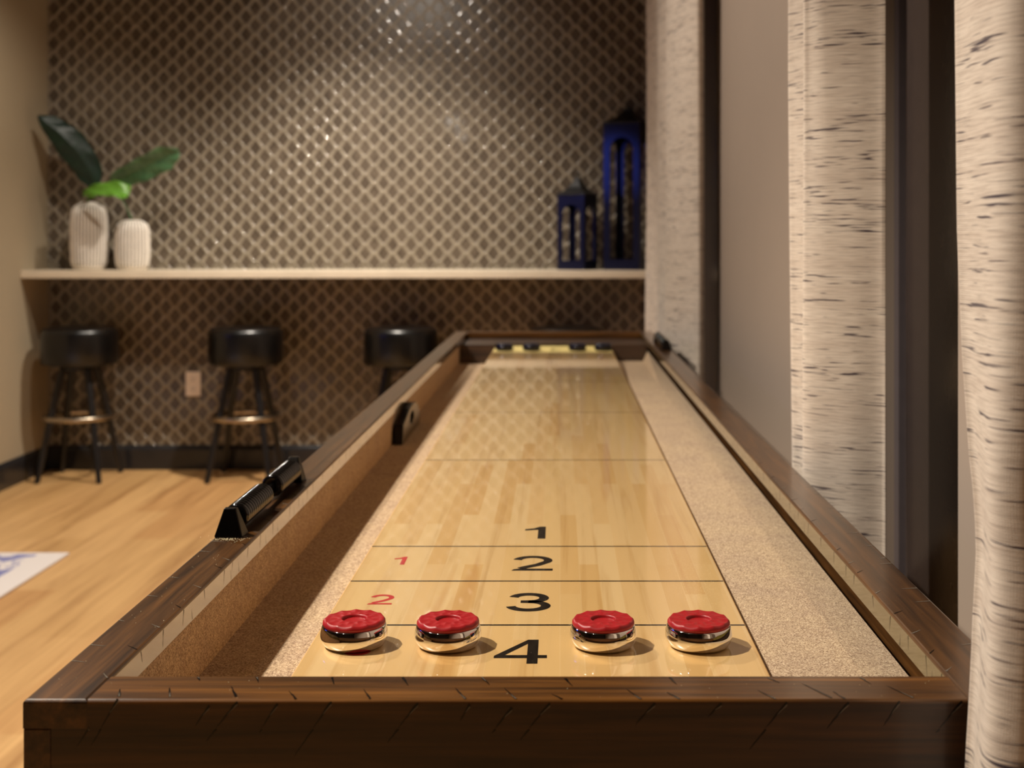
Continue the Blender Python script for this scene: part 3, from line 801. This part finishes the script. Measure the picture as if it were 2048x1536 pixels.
def vprof(R, H, neck):
    return [(0.001, 0), (R*0.72, 0), (R*0.82, H*0.012), (R*0.90, H*0.05), (R*0.96, H*0.12), (R, H*0.3), (R*1.0, H*0.55), (R*0.98, H*0.75), (R*0.93, H*0.86), (R*0.80, H*0.93), (neck*1.25, H*0.975),
            (neck, H*0.995), (neck*1.02, H*1.0), (neck*0.8, H*1.0), (neck*0.75, H*0.93), (0.001, H*0.92)]
make_vase('ribbed_vase', 'tall ribbed white vase on the left end of the shelf holding two leaves', -2.302, 6.11, vprof(0.089, 0.330, 0.036), 32)
make_vase('ribbed_vase', 'short ribbed white vase on the shelf, right of the taller one', -2.090, 6.11, vprof(0.083, 0.243, 0.040), 28)
def leaf(label, spine, widths, side, mat, stem, fold=0.25, group='green leaves standing in the vases', curl=0.0):
    """blade along a spine with a width vector; stem is a tube down into the vase"""
    bm = bmesh.new(); uv = bm.loops.layers.uv.new('UVMap')
    P = catmull(spine, 6); n = len(P); m = 8; rows = []
    side = Vector(side).normalized()
    for i, p in enumerate(P):
        f = i/(n-1); d = (P[min(i+1, n-1)]-P[max(i-1, 0)]).normalized()
        s = (side-d*side.dot(d)).normalized(); nn = d.cross(s)
        wl, wr = interp([(a, b) for a, b, c in widths], f), interp([(a, c) for a, b, c in widths], f)
        row = []
        for k in range(-m, m+1):
            t_ = k/m; ww = wl if t_ < 0 else wr
            off = s*t_*ww + nn*(abs(t_)*ww*fold + 0.006*math.sin(f*26+k*0.5)*abs(t_) + curl*t_*t_*ww)
            row.append(bm.verts.new(p+off))
        rows.append(row)
    for i in range(n-1):
        for k in range(2*m):
            F = bm.faces.new((rows[i][k], rows[i][k+1], rows[i+1][k+1], rows[i+1][k]))
            for L, (a, b) in zip(F.loops, ((k, i), (k+1, i), (k+1, i+1), (k, i+1))): L[uv].uv = (a/(2*m), b/n)
    root = bpy.data.objects.new('leaf_sprig', None); C.objects.link(root); tag(root, label, 'leaf', group)
    root.location = stem[0]
    inv = Matrix.Translation(-Vector(stem[0]))
    for v in bm.verts: v.co = inv @ v.co
    b = obj('blade', bm, mat, root, smooth=80)
    s = b.modifiers.new('t', 'SOLIDIFY'); s.thickness = 0.0015; s.offset = 0
    bm = bmesh.new(); pts = catmull(stem, 6); tube(bm, [p-Vector(stem[0]) for p in pts], 0.0045, 8)
    obj('stem', bm, mat, root, smooth=True)
    return root
def at(px_, py_, Y): return ((px_-1120)/2500*Y, Y, CAM_Z-(py_-485)/2500*Y)
vt = (-2.302, 6.11, SZ+0.27); vs = (-2.090, 6.11, SZ+0.20)
leaf('long dark green leaf leaning left from the tall vase towards the corner', [at(192, 376, 6.10), at(172, 330, 6.07), at(132, 280, 6.03), at(95, 248, 6.01), at(75, 232, 6.0)],
     [(0, 0.012, 0.012), (0.15, 0.062, 0.058), (0.45, 0.072, 0.078), (0.75, 0.036, 0.054), (0.92, 0.012, 0.018), (1, 0.002, 0.002)], (0.75, 0.25, 0.6), M['leaf_dark'], [vt, at(178, 402, 6.11), at(186, 385, 6.10), at(192, 374, 6.10)], fold=0.35)
leaf('medium green wrinkled leaf pointing up to the right above the short vase', [at(222, 366, 6.06), at(250, 352, 6.03), at(290, 334, 6.0), at(330, 312, 5.98), at(358, 303, 5.98)],
     [(0, 0.008, 0.008), (0.15, 0.048, 0.044), (0.45, 0.060, 0.060), (0.75, 0.066, 0.058), (0.92, 0.038, 0.03), (1, 0.012, 0.01)], (-0.35, -0.5, 0.8), M['leaf_mid'], [vs, at(262, 436, 6.11), at(248, 405, 6.09), at(232, 378, 6.07), at(222, 366, 6.06)], fold=0.3)
leaf('bright green leaf lying level over the mouth of the tall vase', [at(190, 392, 6.08), at(168, 386, 5.99), at(190, 380, 5.95), at(225, 378, 5.94), at(247, 384, 5.94), at(257, 390, 5.95)],
     [(0, 0.006, 0.006), (0.22, 0.012, 0.012), (0.34, 0.03, 0.024), (0.6, 0.040, 0.040), (0.85, 0.040, 0.044), (0.95, 0.026, 0.03), (1, 0.006, 0.006)], (-0.1, 0.35, 0.75), M['leaf_bright'], [vt, at(177, 400, 6.11), at(184, 394, 6.10), at(190, 392, 6.08)], fold=0.15)

# ================================================================== LANTERNS
def make_lantern(label, x, y, rz, wdt, H, base, arch_top, roof_h):
    o = thing('lantern', label, 'lantern', (x, y, SZ+0.0005), rz, 'dark arched lanterns on the shelf')
    hw = wdt/2; stl = wdt*0.175; th = 0.006
    bm = bmesh.new()
    r = hw-stl
    ac = arch_top-r          # arch springing height
    def panel(M4):
        ring_o, ring_i = [], []
        arcp = [(r*math.cos(PI-PI*i/16), ac+r*math.sin(PI-PI*i/16)) for i in range(17)]
        topp = [(-hw+wdt*i/16, H) for i in range(17)]
        polys = [[(-hw, 0), (hw, 0), (hw, base), (-hw, base)], [(-hw, base), (-r, base), (-r, ac), (-hw, ac)], [(r, base), (hw, base), (hw, ac), (r, ac)],
                 [(-hw, ac), arcp[0], topp[0]], [arcp[16], (hw, ac), topp[16]]]
        for i in range(16): polys.append([arcp[i], arcp[i+1], topp[i+1], topp[i]])
        for pl in polys:
            f = [bm.verts.new(M4 @ Vector((a, -hw, b))) for a, b in pl]; bm.faces.new(f)
            g = [bm.verts.new(M4 @ Vector((a, -hw+th, b))) for a, b in pl]; bm.faces.new(g[::-1])
        inner = [(-r, base)]+arcp+[(r, base)]
        for i in range(len(inner)):
            a, b = inner[i], inner[(i+1) % len(inner)]
            bm.faces.new([bm.verts.new(M4 @ Vector(q)) for q in ((a[0], -hw, a[1]), (b[0], -hw, b[1]), (b[0], -hw+th, b[1]), (a[0], -hw+th, a[1]))])
    for k in range(4): panel(Matrix.Rotation(k*PI/2, 4, 'Z'))
    box(bm, -hw+th, hw-th, -hw+th, hw-th, 0, 0.008); box(bm, -hw+th, hw-th, -hw+th, hw-th, H-0.006, H)
    bmesh.ops.remove_doubles(bm, verts=bm.verts[:], dist=0.0002)
    obj('body', bm, M['lantern'], o)
    bm = bmesh.new(); e = hw*1.06
    prof = [(e, H), (e, H+roof_h*0.10), (e*0.72, H+roof_h*0.24), (e*0.42, H+roof_h*0.52), (e*0.20, H+roof_h*0.84), (e*0.16, H+roof_h)]
    rs = [[bm.verts.new((sx*q, sy*q, z)) for sx, sy in ((-1, -1), (1, -1), (1, 1), (-1, 1))] for q, z in prof]
    for a, b in zip(rs, rs[1:]):
        for k in range(4): bm.faces.new((a[k], a[(k+1) % 4], b[(k+1) % 4], b[k]))
    bm.faces.new(rs[0][::-1]); bm.faces.new(rs[-1])
    rf = obj('roof', bm, M['lantern_roof'], o, bevel=0.001)
    bm = bmesh.new(); torus(bm, 0.015, 0.003, cz=H+roof_h+0.017, n=24, m=8, plane='xz'); obj('hanging_ring', bm, M['lantern_roof'], rf, smooth=True)
    return o
make_lantern('small dark arched lantern on the shelf', 0.086, 6.105, math.radians(-28), 0.145, 0.360, 0.045, 0.315, 0.085)
make_lantern('tall dark arched lantern on the shelf with blue light on its front', 0.335, 6.11, math.radians(-25), 0.186, 0.705, 0.05, 0.64, 0.085)
